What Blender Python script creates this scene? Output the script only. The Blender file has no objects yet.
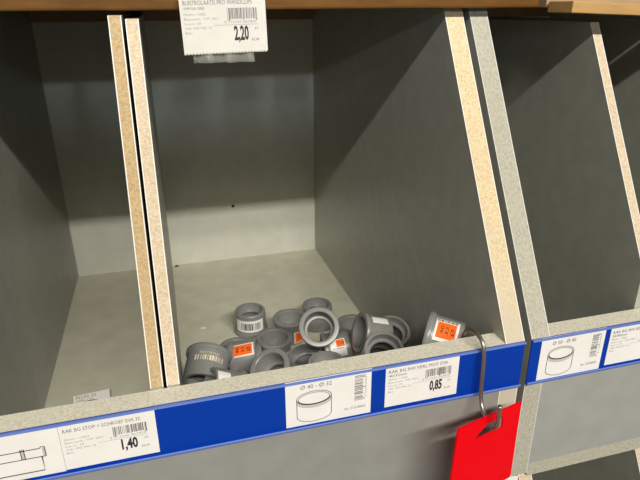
import bpy, bmesh, math, random
from mathutils import Vector, Matrix
random.seed(7)
S = 0.01                       # every length below is in centimetres
scene = bpy.context.scene
COL = scene.collection
PI = math.pi

# ------------------------------------------------------------------ materials
def new_mat(name, rough=0.5, spec=0.5):
    m = bpy.data.materials.new(name); m.use_nodes = True
    nt = m.node_tree; b = nt.nodes['Principled BSDF']
    b.inputs['Roughness'].default_value = rough
    b.inputs['Specular IOR Level'].default_value = spec
    return m, nt, b

def mat(name, c1, c2=None, scale=80.0, rough=0.5, spec=0.5, bump=0.0, detail=4.0, lo=0.35, hi=0.65, stretch=None):
    """plain or two-tone noise material"""
    m, nt, b = new_mat(name, rough, spec)
    if c2 is None:
        b.inputs['Base Color'].default_value = (*c1, 1); return m
    tc = nt.nodes.new('ShaderNodeTexCoord')
    n = nt.nodes.new('ShaderNodeTexNoise'); n.inputs['Scale'].default_value = scale; n.inputs['Detail'].default_value = detail
    src = tc.outputs['Object']
    if stretch:
        mp = nt.nodes.new('ShaderNodeMapping'); mp.inputs['Scale'].default_value = stretch
        nt.links.new(src, mp.inputs['Vector']); src = mp.outputs['Vector']
    nt.links.new(src, n.inputs['Vector'])
    r = nt.nodes.new('ShaderNodeValToRGB')
    r.color_ramp.elements[0].position = lo; r.color_ramp.elements[0].color = (*c1, 1)
    r.color_ramp.elements[1].position = hi; r.color_ramp.elements[1].color = (*c2, 1)
    nt.links.new(n.outputs['Fac'], r.inputs['Fac']); nt.links.new(r.outputs['Color'], b.inputs['Base Color'])
    if bump:
        bp = nt.nodes.new('ShaderNodeBump'); bp.inputs['Strength'].default_value = bump; bp.inputs['Distance'].default_value = 0.0006
        nt.links.new(n.outputs['Fac'], bp.inputs['Height']); nt.links.new(bp.outputs['Normal'], b.inputs['Normal'])
    return m

def chipboard(name, base, dark, light):
    """raw particle board: mottled flakes of three tones"""
    m, nt, b = new_mat(name, 0.75, 0.25)
    tc = nt.nodes.new('ShaderNodeTexCoord')
    v = nt.nodes.new('ShaderNodeTexVoronoi'); v.inputs['Scale'].default_value = 1100; v.inputs['Randomness'].default_value = 1
    n = nt.nodes.new('ShaderNodeTexNoise'); n.inputs['Scale'].default_value = 420; n.inputs['Detail'].default_value = 6
    nt.links.new(tc.outputs['Object'], v.inputs['Vector']); nt.links.new(tc.outputs['Object'], n.inputs['Vector'])
    sep = nt.nodes.new('ShaderNodeSeparateColor'); nt.links.new(v.outputs['Color'], sep.inputs['Color'])
    mx = nt.nodes.new('ShaderNodeMath'); mx.operation = 'MULTIPLY_ADD'
    nt.links.new(sep.outputs['Red'], mx.inputs[0]); mx.inputs[1].default_value = 0.45
    nt.links.new(n.outputs['Fac'], mx.inputs[2])
    r = nt.nodes.new('ShaderNodeValToRGB'); cr = r.color_ramp
    cr.elements[0].position = 0.42; cr.elements[0].color = (*dark, 1)
    cr.elements[1].position = 1.0; cr.elements[1].color = (*light, 1)
    e = cr.elements.new(0.68); e.color = (*base, 1)
    nt.links.new(mx.outputs[0], r.inputs['Fac']); nt.links.new(r.outputs['Color'], b.inputs['Base Color'])
    bp = nt.nodes.new('ShaderNodeBump'); bp.inputs['Strength'].default_value = 0.35; bp.inputs['Distance'].default_value = 0.0005
    nt.links.new(n.outputs['Fac'], bp.inputs['Height']); nt.links.new(bp.outputs['Normal'], b.inputs['Normal'])
    return m

def tan_to_grey():
    """tan particle board blending to grey towards its lower end"""
    m = chipboard('tan_to_grey_particle_board', (0.62,0.50,0.31), (0.52,0.40,0.23), (0.71,0.59,0.40))
    nt = m.node_tree; b = nt.nodes['Principled BSDF']; src = b.inputs['Base Color'].links[0].from_socket
    tc = nt.nodes.new('ShaderNodeTexCoord'); sp = nt.nodes.new('ShaderNodeSeparateXYZ'); nt.links.new(tc.outputs['Object'], sp.inputs['Vector'])
    nz = nt.nodes.new('ShaderNodeTexNoise'); nz.inputs['Scale'].default_value = 25; nt.links.new(tc.outputs['Object'], nz.inputs['Vector'])
    ad = nt.nodes.new('ShaderNodeMath'); ad.operation = 'MULTIPLY_ADD'; nt.links.new(nz.outputs['Fac'], ad.inputs[0]); ad.inputs[1].default_value = 0.12; nt.links.new(sp.outputs['Z'], ad.inputs[2])
    mr = nt.nodes.new('ShaderNodeMapRange'); mr.inputs['From Min'].default_value = 0.32; mr.inputs['From Max'].default_value = 0.20; nt.links.new(ad.outputs[0], mr.inputs['Value'])
    mx = nt.nodes.new('ShaderNodeMix'); mx.data_type = 'RGBA'; mx.blend_type = 'MIX'
    nt.links.new(mr.outputs['Result'], mx.inputs['Factor']); nt.links.new(src, mx.inputs['A'] if False else mx.inputs[6]); mx.inputs[7].default_value = (0.50,0.46,0.37,1)
    nt.links.new(mx.outputs[2], b.inputs['Base Color']); return m

M = {}
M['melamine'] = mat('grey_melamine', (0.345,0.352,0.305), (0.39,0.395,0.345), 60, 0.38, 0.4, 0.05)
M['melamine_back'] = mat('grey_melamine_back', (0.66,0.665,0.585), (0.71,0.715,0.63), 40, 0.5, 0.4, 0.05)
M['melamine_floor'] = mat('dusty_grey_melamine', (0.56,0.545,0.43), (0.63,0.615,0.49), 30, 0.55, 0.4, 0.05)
M['melamine_front_shaded'] = mat('shaded_grey_melamine_front', (0.245,0.248,0.228), (0.268,0.272,0.252), 45, 0.5, 0.4, 0.05)  # front melamine darkened, a soft cast shadow put into its colour
M['melamine_front'] = mat('grey_melamine_front', (0.30,0.305,0.285), (0.325,0.33,0.31), 45, 0.45, 0.5, 0.05)
M['chip_tan'] = chipboard('tan_particle_board', (0.448,0.328,0.172), (0.368,0.256,0.128), (0.528,0.400,0.240))
M['chip_cream'] = chipboard('cream_particle_board', (0.568,0.470,0.335), (0.473,0.378,0.249), (0.654,0.554,0.413))
M['chip_grey'] = chipboard('grey_particle_board', (0.392,0.377,0.304), (0.328,0.312,0.248), (0.464,0.451,0.376))
M['chip_lip'] = chipboard('dusty_particle_board', (0.62,0.59,0.485), (0.51,0.485,0.39), (0.72,0.69,0.58))
M['chip_tan_grey'] = tan_to_grey()
M['skin'] = mat('pale_board_skin', (0.78,0.75,0.68), None, rough=0.6)
M['skin_dim'] = mat('grey_board_skin', (0.62,0.61,0.58), None, rough=0.6)
M['skin_edge'] = mat('dusty_corner_edge', (0.60,0.59,0.52), None, rough=0.7)
M['gap'] = mat('dark_board_back', (0.05,0.05,0.048), None, rough=0.7)
M['wood'] = mat('honey_wood', (0.105,0.046,0.009), (0.15,0.068,0.014), 30, 0.5, 0.15, 0.05, stretch=(1,6,6))
M['wood_light'] = mat('light_honey_wood', (0.42,0.24,0.085), (0.50,0.30,0.115), 30, 0.45, 0.5, 0.05, stretch=(1,6,6))
M['wood_dark'] = mat('brown_wood', (0.34,0.23,0.13), (0.40,0.27,0.15), 30, 0.6, 0.3)
M['blue'] = mat('blue_plastic', (0.002,0.038,0.34), None, rough=0.35, spec=0.12)
M['blue_lip'] = mat('highlit_blue_plastic', (0.12,0.19,0.52), None, rough=0.25)  # pale lip plastic, light reflected on the curl put into its colour
M['paper'] = mat('white_paper', (0.76,0.75,0.72), (0.80,0.79,0.76), 50, 0.6, 0.3)
M['paper_thermal'] = mat('greyish_label_paper', (0.62,0.60,0.545), (0.66,0.64,0.585), 50, 0.6, 0.3)
M['ink'] = mat('black_ink', (0.02,0.02,0.022), None, rough=0.6)
M['ink_grey'] = mat('grey_ink', (0.13,0.125,0.13), None, rough=0.6)
M['ink_pale'] = mat('pale_grey_ink', (0.30,0.29,0.29), None, rough=0.6)
M['ink_band'] = mat('grey_shading_ink', (0.50,0.49,0.48), None, rough=0.6)
M['pvc'] = mat('grey_pvc', (0.205,0.206,0.198), (0.222,0.223,0.215), 200, 0.33, 0.55)
M['orange'] = mat('orange_sticker', (0.95,0.145,0.010), None, rough=0.55, spec=0.15)
M['sticker'] = mat('white_sticker', (0.80,0.79,0.76), None, rough=0.45)
M['tan_print'] = mat('cream_print', (0.75,0.66,0.48), None, rough=0.5)
M['red'] = mat('red_plastic', (0.80,0.0005,0.006), None, rough=0.4, spec=0.06)
m, nt, b = new_mat('steel_wire', 0.38, 0.5); b.inputs['Base Color'].default_value = (0.36,0.33,0.29,1); b.inputs['Metallic'].default_value = 0.9; M['steel'] = m
m, nt, b = new_mat('clear_plastic', 0.15, 0.8); b.inputs['Base Color'].default_value = (0.55,0.53,0.48,1); b.inputs['Alpha'].default_value = 0.22; M['clear'] = m
M['concrete'] = mat('grey_concrete', (0.20,0.20,0.19), (0.25,0.25,0.235), 4, 0.6, 0.3)
M['wall'] = mat('dark_back_wall', (0.035,0.032,0.028), (0.045,0.04,0.034), 4, 0.8, 0.2)
M['crumb'] = mat('brown_crumb', (0.20,0.11,0.04), None, rough=0.8)

# ------------------------------------------------------------------ mesh helpers
def link(name, me, parent=None):
    o = bpy.data.objects.new(name, me); COL.objects.link(o)
    if parent: o.parent = parent
    return o

def obj(name, bm, mats, parent=None, smooth=False):
    me = bpy.data.meshes.new(name)
    if not isinstance(mats, (list, tuple)): mats = [mats]
    for m in mats: me.materials.append(m)
    bmesh.ops.recalc_face_normals(bm, faces=bm.faces)
    bm.to_mesh(me); bm.free()
    if smooth:
        for p in me.polygons: p.use_smooth = True
    return link(name, me, parent)

def empty(name, loc=(0,0,0)):
    o = bpy.data.objects.new(name, None); COL.objects.link(o)
    o.location = [c*S for c in loc]; o.empty_display_size = 0.05
    return o

def tag(o, label, cat, group=None, kind=None):
    o['label'] = label; o['category'] = cat
    if group: o['group'] = group
    if kind: o['kind'] = kind
    return o

def box(bm, x0, x1, y0, y1, z0, z1, mi=0, bevel=0.0):
    vs = [bm.verts.new((x*S, y*S, z*S)) for x in (x0,x1) for y in (y0,y1) for z in (z0,z1)]
    q = [(0,1,3,2),(4,6,7,5),(0,4,5,1),(2,3,7,6),(0,2,6,4),(1,5,7,3)]
    fs = [bm.faces.new([vs[i] for i in f]) for f in q]
    for f in fs: f.material_index = mi
    if bevel:
        es = list({e for f in fs for e in f.edges})
        r = bmesh.ops.bevel(bm, geom=es, offset=bevel*S, segments=2, affect='EDGES', profile=0.5)
        for f in r['faces']: f.material_index = mi
    return fs

def prism_x(bm, prof, x0, x1, mi=0, edge_mi=None):
    """extrude a closed (y,z) outline from x0 to x1. edge_mi(i) gives the material of side i"""
    a = [bm.verts.new((x0*S, y*S, z*S)) for y, z in prof]
    b = [bm.verts.new((x1*S, y*S, z*S)) for y, z in prof]
    bm.faces.new(a).material_index = mi; bm.faces.new(list(reversed(b))).material_index = mi
    n = len(prof)
    for i in range(n):
        j = (i+1) % n
        f = bm.faces.new((a[i], a[j], b[j], b[i])); f.material_index = edge_mi(i) if edge_mi else mi

def side_board(name, prof, raw, x0, x1, core, skin, parent, face=None, band=0.07):
    """upright board: melamine faces, raw chipboard on the sides listed in raw, framed by pale skin lines"""
    bm = bmesh.new()
    xs = [x0, x0+band, x1-band, x1]
    rows = [[bm.verts.new((x*S, y*S, z*S)) for y, z in prof] for x in xs]
    bm.faces.new(rows[0]).material_index = 0
    bm.faces.new(list(reversed(rows[-1]))).material_index = 0
    n = len(prof)
    for k in range(3):
        for i in range(n):
            j = (i+1) % n
            f = bm.faces.new((rows[k][i], rows[k][j], rows[k+1][j], rows[k+1][i]))
            f.material_index = (1 if k == 1 else 2) if i in raw else 0
    return obj(name, bm, [face or M['melamine'], core, skin], parent)

def tube(bm, pts, r, seg=12, mi=0, cap=True):
    """round wire through pts (cm), Catmull-Rom smoothed"""
    P = [Vector(p) for p in pts]; Q = []
    for i in range(len(P)-1):
        p0 = P[max(i-1,0)]; p1 = P[i]; p2 = P[i+1]; p3 = P[min(i+2,len(P)-1)]
        for k in range(6):
            t = k/6
            Q.append(0.5*((2*p1)+(p2-p0)*t+(2*p0-5*p1+4*p2-p3)*t*t+(3*p1-p0-3*p2+p3)*t**3))
    Q.append(P[-1]); prev = None; rings = []
    for i, q in enumerate(Q):
        d = (Q[min(i+1,len(Q)-1)]-Q[max(i-1,0)]).normalized()
        u = d.cross(prev[1] if prev else Vector((1,0.3,0.2))) if False else None
        if prev is None: u = d.orthogonal().normalized()
        else: u = (prev - d*prev.dot(d)).normalized()
        prev = u; w = d.cross(u)
        rings.append([bm.verts.new((q+(u*math.cos(a)+w*math.sin(a))*r)*S) for a in [2*PI*k/seg for k in range(seg)]])
    for A, B in zip(rings, rings[1:]):
        for k in range(seg):
            bm.faces.new((A[k], A[(k+1)%seg], B[(k+1)%seg], B[k])).material_index = mi
    if cap:
        bm.faces.new(rings[0]); bm.faces.new(list(reversed(rings[-1])))

def lathe(bm, prof, seg=48, mi=0):
    """closed (r,z) outline turned about z"""
    rings = [[bm.verts.new((r*math.cos(2*PI*k/seg)*S, r*math.sin(2*PI*k/seg)*S, z*S)) for k in range(seg)] for r, z in prof]
    n = len(prof)
    for i in range(n):
        A, B = rings[i], rings[(i+1)%n]
        for k in range(seg):
            bm.faces.new((A[k], A[(k+1)%seg], B[(k+1)%seg], B[k])).material_index = mi

# ------------------------------------------------------------------ printing: flat 2-D ink mapped onto a surface
_text_cache = {}
def text_mesh(s, bold=0.0):
    key = (s, bold)
    if key in _text_cache: return _text_cache[key]
    cu = bpy.data.curves.new('lettering', 'FONT'); cu.body = s; cu.size = 1; cu.offset = bold; cu.resolution_u = 2
    o = bpy.data.objects.new('lettering', cu); COL.objects.link(o)
    bpy.context.view_layer.update()
    dg = bpy.context.evaluated_depsgraph_get()
    me = o.evaluated_get(dg).to_mesh()
    vs = [(v.co.x, v.co.y) for v in me.vertices]; fs = [tuple(p.vertices) for p in me.polygons]
    o.evaluated_get(dg).to_mesh_clear()
    bpy.data.objects.remove(o); bpy.data.curves.remove(cu)
    _text_cache[key] = (vs, fs); return vs, fs

class Ink:
    def __init__(self): self.v = []; self.f = []; self.m = []
    def poly(self, pts, mi=0):
        b = len(self.v); self.v += list(pts); self.f.append(tuple(range(b, b+len(pts)))); self.m.append(mi)
    def rect(self, x0, y0, x1, y1, mi=0): self.poly([(x0,y0),(x1,y0),(x1,y1),(x0,y1)], mi)
    def text(self, s, x, y, w, h, mi=0, bold=0.0, rot=0):
        """lettering fitted into a w by h box whose lower left corner is x, y; rot in quarter turns about that corner"""
        vs, fs = text_mesh(s, bold)
        xs = [p[0] for p in vs]; ys = [p[1] for p in vs]
        lx, ly = min(xs), min(ys); sx = w/(max(xs)-lx); sy = h/(max(ys)-ly)
        b = len(self.v)
        for px, py in vs:
            u, t = (px-lx)*sx, (py-ly)*sy
            for _ in range(rot): u, t = -t, u
            self.v.append((x+u, y+t))
        for f in fs: self.f.append(tuple(b+i for i in f)); self.m.append(mi)
    def barcode(self, x0, y0, x1, y1, n=30, mi=0, seed=1, vertical=True, guard=0.0):
        r = random.Random(seed); ws = [r.choice((1,1,2,2,3)) for _ in range(2*n)]
        t = sum(ws); p = 0
        for i, w in enumerate(ws):
            if i % 2 == 0:
                a, c = p/t, (p+w)/t
                g = guard if i in (0, 2, n, n+1, 2*n-2, 2*n-4) else 0
                if vertical: self.rect(x0+(x1-x0)*a, y0-g, x0+(x1-x0)*c, y1, mi)
                else: self.rect(x0, y0+(y1-y0)*a, x1+g, y0+(y1-y0)*c, mi)
            p += w
    def line(self, pts, w, mi=0, closed=False):
        P = [Vector(p) for p in pts]; n = len(P); L = []; Rr = []
        for i in range(n):
            a = P[(i-1) % n] if (closed or i > 0) else P[i]; c = P[(i+1) % n] if (closed or i < n-1) else P[i]
            d = (c-a).normalized(); nn = Vector((-d.y, d.x))*w/2
            L.append(tuple(P[i]+nn)); Rr.append(tuple(P[i]-nn))
        for i in range(n if closed else n-1):
            j = (i+1) % n
            self.poly([Rr[i], Rr[j], L[j], L[i]], mi)
    def build(self, name, mats, fn, parent=None):
        me = bpy.data.meshes.new(name)
        me.from_pydata([tuple(c*S for c in fn(*p)) for p in self.v], [], self.f)
        for m in mats: me.materials.append(m)
        for p, mi in zip(me.polygons, self.m): p.material_index = mi
        me.update()
        return link(name, me, parent)

def ell(cx, cy, a, b, t0=0, t1=2*PI, n=40):
    return [(cx+a*math.cos(t0+(t1-t0)*k/n), cy+b*math.sin(t0+(t1-t0)*k/n)) for k in range(n+1)]

P_MAIN, P_FAR, P_AMB = 150.0, 270.0, 0.14
# ------------------------------------------------------------------ measures (cm): x along the aisle, y into the shelf, z up
W = 26.37            # inner width of the middle bin (its left board's face is x = 0)
XL = -15.64          # inner face of the left bin's left board
H = 40.65            # top of the back boards and dividers
LIP = 16.39          # top of the front boards
YB, YF = -58.9, -60.74
TB = 1.8             # outer board thickness

# the setting
def slab(name, *a, m=None):
    bm = bmesh.new(); box(bm, *a); o = obj(name, bm, m); o['kind'] = 'structure'; return o
slab('wall_back', -160, 220, 2.0, 6.0, -90, 140, m=M['wall'])
slab('floor', -300, 360, -420, 6.0, -95, -90, m=M['concrete'])

# ------------------------------------------------------------------ bin units
OUT = [(0,0.0),(0,H),(0,42.2),(-45.4,42.2),(-46.3,40.65),(YF,LIP),(YF,1.3),(-57,1.3),(-57,-1.0),(0,-1.0)]
RIGHT_DIV = [(0,0.0),(0,40.9),(-46.8,40.9),(-58.8,20.2),(-58.8,0.0)]
def DIV(top): return [(0,0.0),(0,top),(-49.54+0.3796*(top-H),top),(-58.75,LIP+0.05),(-58.75,0.0)]
def bin_unit(name, label, xl, xr, dividers, cores, group='chipboard bin units on the shelving', dz=0.0, holder=True, blank=False):
    """xl, xr are the inner faces of the two outer boards"""
    r = empty(name, ((xl+xr)/2, -30, -1.0+dz)); tag(r, label, 'storage bin', group)
    base = Matrix.Translation((-(xl+xr)/2*S, 30*S, 1.0*S))
    def put(o): o.matrix_local = base; return o
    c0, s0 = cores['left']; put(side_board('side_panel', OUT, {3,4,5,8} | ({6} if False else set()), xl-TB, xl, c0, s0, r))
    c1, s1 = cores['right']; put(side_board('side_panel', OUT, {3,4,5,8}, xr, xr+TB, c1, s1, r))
    bm = bmesh.new(); box(bm, xl, xr, -0.9, 0.0, -1.0, H); put(obj('back_panel', bm, M['melamine_back'], r)) if False else None
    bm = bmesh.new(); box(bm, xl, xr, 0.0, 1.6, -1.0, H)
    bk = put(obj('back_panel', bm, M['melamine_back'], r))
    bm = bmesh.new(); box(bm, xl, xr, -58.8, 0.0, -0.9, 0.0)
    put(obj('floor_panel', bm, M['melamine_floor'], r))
    # front board: raw top edge, melamine face, set between the side boards
    bm = bmesh.new(); prism_x(bm, [(YB,2.4),(YB,LIP),(YF+0.02,LIP),(YF+0.02,2.4)], xl, xr, 0, lambda i: 1 if i in (1,) else 0)
    put(obj('front_panel', bm, [M['melamine_front_shaded'] if any(t[2] > 41 for t in dividers) else M['melamine_front'], M['chip_lip']], r))
    bm = bmesh.new(); box(bm, xl, xr, YF, YB, 0.9, 2.38); put(obj('bottom_rail', bm, M['chip_grey'], r))
    # pale unsealed board edges showing in the inner corners
    for xe, s in ((xl, 1), (xr, -1)):
        x0, x1 = min(xe, xe+s*0.14), max(xe, xe+s*0.14)
        bm = bmesh.new(); box(bm, x0, x1, -0.10, 0.0, 0.0, H); put(obj('corner_edging', bm, M['skin_edge'], r))
        bm = bmesh.new(); box(bm, x0, x1, -58.8, -0.10, 0.0, 0.08); put(obj('floor_edging', bm, M['skin_edge'], r))
    for (x, t, top, core, skin) in dividers:
        put(side_board('divider', DIV(top) if top > 41 else RIGHT_DIV, {1,2}, x, x+t, core, skin, r))
    if holder:
        h = label_strip(xl-TB, xr+TB); h.parent = r; put(h)
        for ch in h.children: pass
    r.location = ((xl+xr)/2*S, -30*S, (-1.0+dz)*S)
    return r

def label_strip(x0, x1):
    """blue price rail: flat web with a curled lip along the top and the bottom"""
    y = YF; bm = bmesh.new()
    prism_x(bm, [(y,11.9),(y,16.36),(y-0.10,16.36),(y-0.10,11.9)], x0, x1)
    h = obj('label_holder', bm, M['blue'])
    bm = bmesh.new()
    prism_x(bm, [(y-0.10,16.22),(y-0.10,16.38),(y-0.26,16.36),(y-0.30,16.24),(y-0.25,16.20)], x0, x1)
    prism_x(bm, [(y-0.10,11.86),(y-0.10,12.04),(y-0.24,12.12),(y-0.33,12.20),(y-0.38,12.12),(y-0.30,11.88)], x0, x1)
    lp = obj('holder_lip', bm, M['blue_lip'], h)
    lp['label'] = 'curled lip with a highlight in its colour'
    return h

tan, cream, grey_ = (M['chip_tan'], M['skin']), (M['chip_cream'], M['skin']), (M['chip_grey'], M['skin_dim'])
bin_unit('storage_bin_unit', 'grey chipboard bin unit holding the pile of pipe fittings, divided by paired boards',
    XL, W, [(-0.93,0.93,41.65,*cream), (-2.11,0.93,41.9,*tan)], {'left': grey_, 'right': (M['chip_tan_grey'], M['skin'])})
bin_unit('storage_bin_unit', 'grey chipboard bin unit at the right with one thin divider and empty bays',
    28.85+TB, 71.0, [(41.1,0.95,40.9,*cream), (52.5,0.95,40.9,*cream)], {'left': grey_, 'right': cream})
# the row of bins below, seen past the lower right corner
bin_unit('storage_bin_unit', 'dark bin unit below the right-hand bins, open bay between two pale boards',
    40.3, 55.9, [], {'left': cream, 'right': cream}, dz=-45.0)
bin_unit('storage_bin_unit', 'bin unit below the middle bins, its board end just right of the white card',
    -3.0, 36.3, [], {'left': cream, 'right': cream}, dz=-45.0)

# screw hole in the middle bin's back and crumbs on its floor
bm = bmesh.new(); bmesh.ops.create_circle(bm, cap_ends=True, radius=0.28*S, segments=16, matrix=Matrix.Translation((11.44*S,-0.02*S,10.05*S)) @ Matrix.Rotation(PI/2,4,'X'))
o = obj('screw_hole', bm, M['gap'])
u = bpy.data.objects['storage_bin_unit']; o.parent = u; o.matrix_parent_inverse = Matrix.Translation(-u.location)
def crumb(name, label, cat, x, y, z, s, m, seed):
    r = random.Random(seed); bm = bmesh.new(); bmesh.ops.create_icosphere(bm, subdivisions=2, radius=1)
    for v in bm.verts:
        k = 0.75+0.4*r.random(); v.co = Vector((v.co.x*s[0]*k, v.co.y*s[1]*k, v.co.z*s[2]*k))*S
    o = obj(name, bm, m); o.location = (x*S, y*S, (z+s[2]*0.75)*S); tag(o, label, cat); return o
crumb('paper_scrap', 'tiny white scrap of paper lying on the bare bin floor left of the fittings', 'scrap', 3.4, -23.2, 0, (0.42,0.35,0.06), M['sticker'], 3)
crumb('crumb', 'small brown crumb in the back left corner of the middle bin', 'crumb', 0.75, -0.8, 0, (0.35,0.3,0.2), M['crumb'], 4)

# ------------------------------------------------------------------ wooden shelf boards above
bm = bmesh.new(); box(bm, -60, 35.1, -47.0, 1.9, 42.22, 43.5, 0, 0.18)
o = obj('shelf_board', bm, M['wood']); tag(o, 'long honey brown wooden shelf board above the left and middle bins', 'shelf', 'wooden boards above the bins')
bm = bmesh.new(); box(bm, -60, 110, 0.05, 1.9, 40.7, 42.2); o = obj('shelf_rail', bm, M['wood_dark'])
tag(o, 'dark brown wooden rail under the shelf boards behind the bin tops', 'rail')
r = empty('shelf_board', (36.35,-46.5,42.22)); tag(r, 'paler wooden shelf board with a sagging front edge above the right-hand bins', 'shelf', 'wooden boards above the bins')
bm = bmesh.new(); box(bm, 0, 60, 0.2, 48.3, 0.02, 1.0, 0, 0.06); obj('board', bm, M['wood_dark'], r)
bm = bmesh.new(); box(bm, 0, 40, -3.5, -0.1, -0.42, 0.53, 0, 0.06)
o = obj('front_edge', bm, M['wood_light'], r); o.rotation_euler = (0, math.radians(2.2), 0); o['label'] = 'pale sagging front edge'

# ------------------------------------------------------------------ price labels and picture cards
def plate(name, pts, y, th, m, parent=None):
    """thin upright sheet with the outline pts (x,z), its front at y"""
    bm = bmesh.new()
    a = [bm.verts.new((x*S, y*S, z*S)) for x, z in pts]; b = [bm.verts.new((x*S, (y+th)*S, z*S)) for x, z in pts]
    bm.faces.new(a); bm.faces.new(list(reversed(b))); n = len(pts)
    for i in range(n): bm.faces.new((a[i], a[(i+1)%n], b[(i+1)%n], b[i]))
    return obj(name, bm, m, parent)

def perforated(w, h, top=False, bottom=False):
    pts = []; n = 26
    def teeth(y, d, rev):
        q = []
        for i in range(n):
            x0 = w*i/n; s = w/n
            q += [(x0, y), (x0+s*0.55, y), (x0+s*0.62, y+d), (x0+s*0.93, y+d)]
        q.append((w, y)); return list(reversed(q)) if rev else q
    pts += teeth(0, 0.09, False) if bottom else [(0,0),(w,0)]
    pts += teeth(h, -0.09, True) if top else [(w,h),(0,h)]
    return pts

def price_label(label, x0, z0, w, h, y, title, sub, price, seed, top=False, bottom=False, tilt=0.0):
    ink = Ink(); X = lambda u: u*w; Z = lambda v: v*h
    ink.text(title, X(.04), Z(.815), X(.80), Z(.075), 1)
    if sub: ink.text(sub, X(.04), Z(.725), X(.24), Z(.06), 1)
    for i, (t, ww) in enumerate([('Merknr: 115822', .30), ('Best.eenh. 1VP: 20/1', .46), ('Lev.nr: 20', .22), ('Vak: MG MG 15', .36), ('Bes:', .09)]):
        ink.text(t, X(.04), Z(.645-.075*i), X(ww*.85), Z(.042), 2)
    ink.barcode(X(.54), Z(.575), X(.90), Z(.755), 24, 1, seed, True, Z(.03))
    ink.text('8 712345 067890', X(.50), Z(.505), X(.38), Z(.04), 2)
    ink.rect(X(.37), Z(.475), X(.90), Z(.482), 2)
    ink.text(price, X(.605), Z(.165), X(.175), Z(.30), 0, 0.035)
    ink.text('ST', X(.855), Z(.385), X(.05), Z(.04), 1); ink.text('EUR', X(.815), Z(.20), X(.09), Z(.042), 1)
    p = plate('price_label', perforated(w, h, top, bottom), 0, 0.03, M['paper_thermal'] if bottom else M['paper'])
    ink.build('printing', [M['ink'], M['ink_grey'], M['ink_pale']], lambda a, b: (a, -0.012, b), p)
    p.location = (x0*S, y*S, z0*S); p.rotation_euler = (0, tilt, 0)
    tag(p, label, 'price label', 'paper price labels'); return p

YL = YF-0.14
price_label('white price label in the blue strip priced 0,85', 15.65, 12.40, 6.42, 3.92, YL, 'RAK BG INV.VERL.MOF DIA', '40/32mm', '0,85', 11)
price_label('white price label in the blue strip priced 1,40', -8.25, 12.42, 6.35, 3.85, YL-0.06, 'RAK BG STOP + SCHROEF DIA 32', None, '1,40', 12, top=True)
price_label('white price label at the right end, cut off by the picture edge', 36.88, 12.32, 6.42, 3.95, YL, 'RAK BG INV.VERL.MOF DIA', '50/40mm', '1,10', 13)
price_label('white price label priced 2,20 hanging from the wooden shelf board', 3.12, 38.95, 6.62, 4.4, -47.75, 'BUISTROLAATIS PRO WANDCLIPS', '15MM DIA GRIJS', '2,20', 14, bottom=True, tilt=math.radians(-1.2))
# the clear sleeve showing below the hanging label
bm = bmesh.new(); n = 14; rows = []
for k in range(n+1):
    x = 3.75+4.85*k/n; wv = 0.14*math.sin(k*1.3)+0.10*math.sin(k*2.9)
    rows.append([bm.verts.new(((x+0.02*j)*S, (-47.55+wv*(j/3)*2)*S, (39.2-0.30*j+0.02*math.sin(k*2))*S)) for j in range(4)])
for a, b in zip(rows, rows[1:]):
    for j in range(3): bm.faces.new((a[j], b[j], b[j+1], a[j+1]))
o = obj('label_sleeve', bm, M['clear'], None, True); mod = o.modifiers.new('thick', 'SOLIDIFY'); mod.thickness = 0.02*S
tag(o, 'crinkled clear plastic sleeve sticking out below the hanging 2,20 label', 'label sleeve')

def card(label, x0, z0, w, h, y, draw):
    p = plate('picture_card', [(0,0),(w,0),(w,h),(0,h)], 0, 0.03, M['paper'])
    ink = Ink(); draw(ink, w, h)
    ink.build('printing', [M['ink'], M['ink_grey'], M['ink_pale'], M['ink_band'], M['paper']], lambda a, b: (a, -0.012-0.0005*0, b), p)
    p.location = (x0*S, y*S, z0*S); tag(p, label, 'picture card', 'product picture cards'); return p
def ring_card(size, seed):
    def draw(ink, w, h):
        ink.text(size, w*.17, h*.80, w*.36, h*.085, 1)
        cx, a, b, zt, zb = w*.325, w*.20, h*.145, h*.585, h*.20
        # shaded band under the rim, then the outlines
        for k in range(24):
            t0, t1 = PI+PI*k/24, PI+PI*(k+1)/24
            ink.poly([(cx+a*math.cos(t0), zt+b*math.sin(t0)-h*.075), (cx+a*math.cos(t1), zt+b*math.sin(t1)-h*.075),
                      (cx+a*.9*math.cos(t1), zt+b*.85*math.sin(t1)), (cx+a*.9*math.cos(t0), zt+b*.85*math.sin(t0))], 3)
        ink.line(ell(cx, zt, a, b), h*.014, 1)
        ink.line(ell(cx, zt-h*.01, a*.9, b*.85), h*.012, 1)
        ink.line([(cx-a, zt), (cx-a, zb)], h*.014, 1); ink.line([(cx+a, zt), (cx+a, zb)], h*.014, 1)
        ink.line(ell(cx, zb, a, b, PI, 2*PI), h*.014, 1)
        ink.barcode(w*.80, h*.34, w*.90, h*.90, 22, 1, seed, False, w*.025)
        ink.text('8 712345 678901', w*.945, h*.40, h*.48, w*.022, 2, 0, 1)
        ink.text('Art. 5155.B0025', w*.68, h*.16, w*.255, h*.055, 1)
    return draw
card('white picture card drawn with a ring and marked Ø 40 - Ø 32', 7.55, 12.22, 6.9, 4.2, YL, ring_card('Ø 40 - Ø 32', 21))
card('white picture card drawn with a ring and marked Ø 50 - Ø 40', 29.82, 12.10, 6.5, 4.28, YL, ring_card('Ø 50 - Ø 40', 22))
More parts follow.
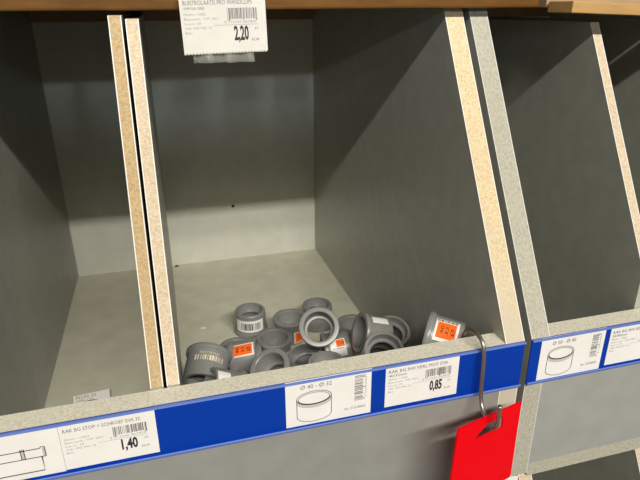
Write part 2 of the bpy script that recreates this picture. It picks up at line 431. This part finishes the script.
def gutter(ink, w, h):
    # a pipe piece with collars drawn in outline, running off to the left
    x1 = w*.965-1.05
    lw = 0.10
    zt, zm, zb = h*.63, h*.42, h*.12
    ink.line([(x1-8.2, zb), (x1, zb), (x1, zm)], lw, 1)
    ink.line([(x1-8.2, zm), (x1+.25, zm)], lw*.8, 1)
    ink.line([(x1-8.2, zt-.12), (x1-.05, zt-.12), (x1+.05, zt), (x1+.27, zt), (x1+.27, zm)], lw*.8, 1)
    for k in range(5):
        xc = x1-1.25-2.05*k
        ink.rect(xc, zm, xc+.22, zt-.06, 3)
        for xx in (xc, xc+.22): ink.line([(xx, zm), (xx, zt-.02)], lw*.6, 1)
        ink.line(ell(xc+.11, zt-.05, .13, .06), lw*.5, 1)
    ink.rect(x1+.10, zm+.05, x1+.22, zt-.05, 3)
card('white picture card with an outlined pipe piece at the left picture edge', -15.3, 12.30, 7.02, 3.95, YL-0.02, gutter)
p = plate('price_card', [(0,0),(6.6,0),(6.6,4.0),(0,4.0)], 0, 0.04, M['paper']); p.location = (23.0*S, -60.95*S, -2.6*S)
tag(p, 'white card just below the bottom corner of the red tag', 'price card')

# ------------------------------------------------------------------ wire hook and red tag
bm = bmesh.new()
tube(bm, [(23.4,-58.55,12.2),(23.45,-58.55,14.5),(23.6,-58.55,16.2),(23.72,-58.9,17.05),(23.8,-59.7,17.45),(23.85,-60.6,17.45),(23.88,-61.25,17.0),(23.9,-61.5,16.0),(23.92,-61.55,14.5),(23.93,-61.6,13.0),
          (23.88,-62.0,11.75),(23.8,-62.9,11.15),(23.65,-64.1,11.15),(23.45,-64.9,11.9),(23.3,-65.2,13.1),(23.22,-65.3,14.25)], 0.18)
o = obj('wire_hook', bm, M['steel'], None, True); tag(o, 'bent steel wire hook over the front board carrying the red tag', 'hook')

bm = bmesh.new()
outer = [(0.0,12.75),(0.04,12.95),(0.16,13.08),(0.4,13.06),(7.3,12.18),(7.55,12.16),(7.66,12.05),(7.78,4.3),(7.7,4.08),(7.5,4.04),(0.1,4.95),(-0.3,5.1),(-0.4,5.4)]
hole = [(2.08,11.06),(2.88,11.62),(3.54,11.93),(4.22,11.80),(4.75,11.92),(5.2,11.86),(5.42,11.4),(5.4,10.55),(3.42,10.84),(2.28,10.93)]
D = Vector((0.9452,0.3264)); es = []
for ring in (outer, hole):
    vs = [bm.verts.new(((19.66+D.x*s)*S, (-65.5+D.y*s)*S, z*S)) for s, z in ring]
    es += [bm.edges.new((vs[i], vs[(i+1)%len(vs)])) for i in range(len(vs))]
bmesh.ops.triangle_fill(bm, edges=es, use_beauty=True)
o = obj('hanging_tag', bm, M['red']); mod = o.modifiers.new('thick', 'SOLIDIFY'); mod.thickness = 0.14*S; mod.offset = 0
tag(o, 'bright red plastic tag with a slot hanging on the wire hook', 'tag')

# ------------------------------------------------------------------ pipe fittings: 40 to 32 reducers with a flange
PROF = [(1.72,0.0),(2.02,0.0),(2.10,0.10),(2.12,2.45),(2.17,2.72),(2.30,2.80),(2.33,2.90),(2.33,3.18),(2.27,3.28),(2.18,3.30),
        (1.82,3.30),(1.74,3.22),(1.70,1.35),(1.66,1.28),(1.40,1.26),(1.34,1.18),(1.34,1.0),(1.42,0.90),(1.66,0.86),(1.70,0.78)]
bm = bmesh.new(); lathe(bm, PROF, 56)
REDUCER = obj('pipe_reducer', bm, M['pvc'], None, True).data
bpy.data.objects.remove(bpy.data.objects['pipe_reducer'])
if hasattr(REDUCER, 'set_sharp_from_angle'): REDUCER.set_sharp_from_angle(angle=math.radians(38))

def wrap(mode, phi, z0, r):
    """flat (u,w) -> body surface. mode: where the flange end points when the lettering is read upright"""
    def f(u, w):
        if mode == 'up': a, z = phi+u/r, z0+w
        elif mode == 'down': a, z = phi-u/r, z0-w
        elif mode == 'right': a, z = phi-w/r, z0+u
        else: a, z = phi+w/r, z0-u
        return (r*math.cos(a), r*math.sin(a), z)
    return f
def patch(ink, x0, y0, x1, y1, mi=0, n=14):
    for i in range(n):
        for j in range(n):
            a, b = x0+(x1-x0)*i/n, x0+(x1-x0)*(i+1)/n; c, d = y0+(y1-y0)*j/n, y0+(y1-y0)*(j+1)/n
            ink.poly([(a,c),(b,c),(b,d),(a,d)], mi)
def sticker(parent, mode, phi, z0, w, h, orange=None, bars=None, seed=1):
    """white label on the body wall; orange = (x0,y0,x1,y1) of the size patch, bars = (x0,y0,x1,y1) of the barcode"""
    ink = Ink(); patch(ink, -w/2, -h/2, w/2, h/2)
    s = ink.build('sticker', [M['sticker']], wrap(mode, phi, z0, 2.135), parent)
    for p in s.data.polygons: p.use_smooth = True
    s['label'] = 'white sticker'
    if orange:
        x0, y0, x1, y1 = orange; ink = Ink(); patch(ink, x0, y0, x1, y1)
        o = ink.build('size_patch', [M['orange']], wrap(mode, phi, z0, 2.142), s)
        o['label'] = 'orange size patch'
        for p in o.data.polygons: p.use_smooth = True
    if bars or orange:
        ink = Ink()
        if bars: ink.barcode(*bars, 16, 0, seed)
        if orange:
            x0, y0, x1, y1 = orange; ww, hh = x1-x0, y1-y0
            ink.text('40', x0+ww*.36, y0+hh*.22, hh*.55, ww*.17, 0, 0.01, 1)
            ink.text('32', x0+ww*.62, y0+hh*.22, hh*.55, ww*.17, 0, 0.01, 1)
            ink.text('Ø', x0+ww*.94, y0+hh*.25, hh*.42, ww*.22, 0, 0.02, 1)
        ink.build('printing', [M['ink']], wrap(mode, phi, z0, 2.149), s)

def fitting(label, loc, rot, group='grey plastic pipe reducers heaped in the bin'):
    o = link('pipe_reducer', REDUCER); tag(o, label, 'pipe fitting', group)
    m = Matrix([list(rot[0])+[0], list(rot[1])+[0], list(rot[2])+[0], [0,0,0,1]]).normalized()
    o.matrix_world = Matrix.Translation([c*S for c in loc]) @ m
    return o
FIT = [
 ('F1', (2.02, -47.77, 8.26), ((0.115, 0.949, 0.295), (-0.501, -0.201, 0.842), (0.858, -0.245, 0.452))),
 ('F1b', (2.31, -50.01, 9.14), ((0.292, -0.348, 0.891), (-0.835, -0.547, 0.06), (0.466, -0.762, -0.45))),
 ('F2', (9.93, -25.77, 3.35), ((-0.131, -0.991, -0.0), (-0.991, 0.131, -0.0), (0.0, 0.0, -1.0))),
 ('F3', (9.03, -38.63, 4.3), ((-0.312, -0.042, -0.949), (-0.793, 0.562, 0.235), (0.523, 0.826, -0.208))),
 ('F3b', (6.87, -34.58, 0.05), ((-0.1, 0.995, 0.0), (-0.995, -0.1, 0.0), (0.0, 0.0, 1.0))),
 ('F4', (11.76, -33.6, 0.05), ((-0.176, 0.984, 0.0), (-0.984, -0.176, 0.0), (0.0, 0.0, 1.0))),
 ('F5', (10.63, -43.29, 3.73), ((0.378, 0.809, -0.451), (-0.913, 0.244, -0.328), (-0.155, 0.535, 0.83))),
 ('F6', (14.86, -29.23, 0.05), ((-0.209, 0.978, 0.0), (-0.978, -0.209, 0.0), (0.0, 0.0, 1.0))),
 ('F7', (19.34, -26.88, 3.35), ((-0.263, -0.965, -0.0), (-0.965, 0.263, -0.0), (0.0, 0.0, -1.0))),
 ('F8', (16.27, -38.97, 6.44), ((-0.178, 0.964, -0.197), (-0.648, -0.266, -0.714), (-0.74, 0.001, 0.672))),
 ('F9', (14.34, -39.6, 3.96), ((-0.107, -0.978, 0.177), (-0.988, 0.126, 0.095), (-0.115, -0.165, -0.98))),
 ('F10', (15.35, -45.47, 6.65), ((-0.286, -0.958, 0.009), (-0.957, 0.286, 0.055), (-0.056, 0.007, -0.998))),
 ('F11', (22.6, -33.15, 0.05), ((-0.332, 0.943, 0.0), (-0.943, -0.332, 0.0), (0.0, 0.0, 1.0))),
 ('F11b', (20.1, -39.31, 4.0), ((-0.162, -0.069, -0.984), (-0.809, 0.58, 0.093), (0.565, 0.812, -0.149))),
 ('F12', (22.97, -43.35, 7.39), ((0.09, 0.271, -0.958), (-0.889, 0.455, 0.045), (0.449, 0.848, 0.282))),
 ('F13', (20.17, -49.83, 10.11), ((-0.55, -0.831, 0.086), (-0.694, 0.511, 0.507), (-0.465, 0.219, -0.858))),
 ('F14', (23.96, -43.2, 7.87), ((-0.604, -0.797, -0.003), (-0.712, 0.538, 0.452), (-0.358, 0.275, -0.892))),
 ('F15', (25.02, -56.01, 13.6), ((-0.429, 0.391, -0.814), (-0.734, 0.374, 0.567), (0.526, 0.841, 0.126)))]
LAB = {
 'F1': 'largest-looking grey fitting tilted beside the left board, cream printing on its wall',
 'F1b': 'grey fitting end with a plain white sticker behind the front board, below the cream-printed one',
 'F2': 'grey fitting standing apart at the back left with a white barcode label around it',
 'F3': 'grey fitting on its side at the left with an orange patch near its top',
 'F3b': 'upright grey fitting half hidden behind the orange-patched one on its side at the left',
 'F4': 'upright grey fitting just right of the orange-patched one, open end up',
 'F5': 'grey fitting tipped to the left in front, dark open mouth over the front board',
 'F6': 'upright grey fitting with orange patch low on its right, beside the full ring',
 'F7': 'upright grey fitting farthest back, behind the ring that faces the viewer',
 'F8': 'grey fitting on top of the pile facing the viewer as a full thick ring',
 'F9': 'grey open fitting just below and left of the ring that faces the viewer',
 'F10': 'grey fitting showing only its rim over the front board, above the Ø 40 - Ø 32 card',
 'F11': 'upright grey fitting between the full ring and the fitting on its side',
 'F11b': 'grey fitting with orange patch and white barcode sticker under the full ring, to its right',
 'F12': 'grey fitting on its side, dark mouth left, small white sticker on top',
 'F13': 'grey fitting, open end up, leaning on the front board before the one on its side',
 'F14': 'grey fitting leaning against the right wall behind the one on its side',
 'F15': 'lone grey fitting at the right end with a big orange patch on its white label',
}
F = {n: fitting(LAB[n], loc, rot) for n, loc, rot in FIT}
# stickers
ink = Ink(); ink.barcode(-1.55, -0.28, 1.15, 0.28, 13, 0, 5); ink.text('REDUCTIE 40x32', -1.1, 0.42, 2.0, 0.22, 0); ink.rect(1.3, -0.25, 1.42, 0.28, 0)
ink.build('printing', [M['tan_print']], wrap('up', 0.05, 1.75, 2.135), F['F1'])['label'] = 'cream printing'
sticker(F['F1b'], 'right', -0.75, 0.75, 1.3, 1.1)
sticker(F['F2'], 'down', 0.10, 1.55, 4.2, 1.75, None, (-1.2,-0.55,1.7,0.5), 31)
sticker(F['F3'], 'left', 0.5, 1.55, 2.75, 1.65, (-1.2,-0.66,1.2,0.66))
sticker(F['F4'], 'up', 0.95, 1.0, 1.4, 1.5)
sticker(F['F6'], 'up', 0.75, 1.15, 2.2, 1.7, (-0.95,-0.75,0.95,0.75))
sticker(F['F11b'], 'left', 0.05, 1.75, 2.1, 2.1, (-0.05,0.1,0.95,0.95), (-0.9,-0.9,0.85,-0.05), 32)
sticker(F['F12'], 'left', 0.85, 1.50, 1.9, 0.95)
sticker(F['F15'], 'left', 0.45, 1.50, 2.15, 2.3, (-0.85,-0.85,0.85,0.75), (-0.95,0.82,0.95,1.1), 33)
# fittings buried at the bottom of the heap, which carry the ones on top
for i, (x, y, z) in enumerate([(2.6, -52, 1.7), (2.6, -45.5, 1.7), (17, -46, 1.7), (21.5, -55.5, 1.7), (21.5, -55.5, 5.05), (21.5, -55.5, 8.4), (21.8, -50.3, 1.7), (21.8, -50.3, 5.05), (22.8, -44.5, 1.7)]):
    o = fitting('plain grey fitting buried in the heap behind the front board', (x, y, z-1.65), ((1,0,0),(0,1,0),(0,0,1)), 'grey plastic pipe reducers buried in the heap')

# ------------------------------------------------------------------ packed part in the left bin
r = empty('packed_plug', (-10.2,-36.5,0)); tag(r, 'packed plug with a white printed header card lying in the left bin', 'packed part')
bm = bmesh.new(); box(bm, -2.0, 2.0, -0.02, 0.02, 0.0, 1.5)
c = obj('header_card', bm, M['paper'], r); c.location = (-0.2*S, -0.3*S, 0.25*S); c.rotation_euler = (math.radians(-74), 0, math.radians(5))
ink = Ink(); ink.text('PLUG 32', -1.7, 0.95, 2.2, 0.38, 0); ink.text('GRIJS 1 ST', -1.7, 0.5, 1.9, 0.25, 0)
ink.build('printing', [M['ink_grey']], lambda a, b: (a, -0.03, b), c)
bm = bmesh.new(); lathe(bm, [(0.01,0.0),(1.5,0.0),(1.55,0.1),(1.55,0.9),(1.9,0.95),(1.9,1.4),(1.8,1.5),(0.01,1.5)], 40)
p = obj('plug', bm, M['pvc'], r, True); p.location = (0, -3.2*S, 0.02*S)

# ------------------------------------------------------------------ light: ceiling tubes along the aisle, and a low far light split into added spots
def area(name, loc, size_x, size_y, target, power, color):
    l = bpy.data.lights.new(name, 'AREA'); l.shape = 'RECTANGLE'; l.size = size_x; l.size_y = size_y; l.energy = power; l.color = color
    o = bpy.data.objects.new(name, l); COL.objects.link(o); o.location = [c*S for c in loc]
    d = (Vector(target)-Vector(loc)); o.rotation_euler = d.to_track_quat('-Z','Y').to_euler(); return o
area('ceiling_tube', (25, -300, 219), 2.6, 0.09, (25, -30, 15), P_MAIN, (1.0,0.95,0.86))
for k, fx in enumerate((-260, -170, -80, 10, 100, 190, 280)):  # far light split into added spots to blur the hanging label's shadow
    l = bpy.data.lights.new('far_shaped_spot', 'SPOT'); l.energy = P_FAR/7; l.color = (0.80,0.89,1.0); l.shadow_soft_size = 0.06
    FAR = Vector((fx, -560, 42.2+0.2195*513)); AIM = Vector((12, 0, 31.0+92)); dist = (AIM-FAR).length
    l.spot_size = 2*math.atan(101/dist); l.spot_blend = 0.10  # cone edge shaped to imitate the shadow of someone at the camera
    o = bpy.data.objects.new('far_shaped_spot', l); COL.objects.link(o); o.location = FAR*S
    o.rotation_euler = (AIM-FAR).to_track_quat('-Z','Y').to_euler()

w = bpy.data.worlds.new('hall'); scene.world = w; w.use_nodes = True
w.node_tree.nodes['Background'].inputs['Color'].default_value = (1.0,0.95,0.88,1)
w.node_tree.nodes['Background'].inputs['Strength'].default_value = P_AMB

# ------------------------------------------------------------------ camera
cd = bpy.data.cameras.new('camera'); cd.sensor_width = 36; cd.lens = 564.73/640*36; cd.clip_start = 0.01
co = bpy.data.objects.new('camera', cd); COL.objects.link(co)
Rr = [(0.9623983,-0.27157763,-0.00592416), (0.10852274,0.36439991,0.92489757), (-0.24902273,-0.89076276,0.3801702)]
co.matrix_world = Matrix.Translation((0.00743,-0.95206,0.42319)) @ Matrix([[Rr[j][i] for j in range(3)]+[0] for i in range(3)]+[[0,0,0,1]])
scene.camera = co
vs = scene.view_settings
scene.display_settings.display_device = 'sRGB'
vs.view_transform = 'Standard'; vs.look = 'None'; vs.gamma = 1; vs.exposure = 0.0; vs.use_curve_mapping = False
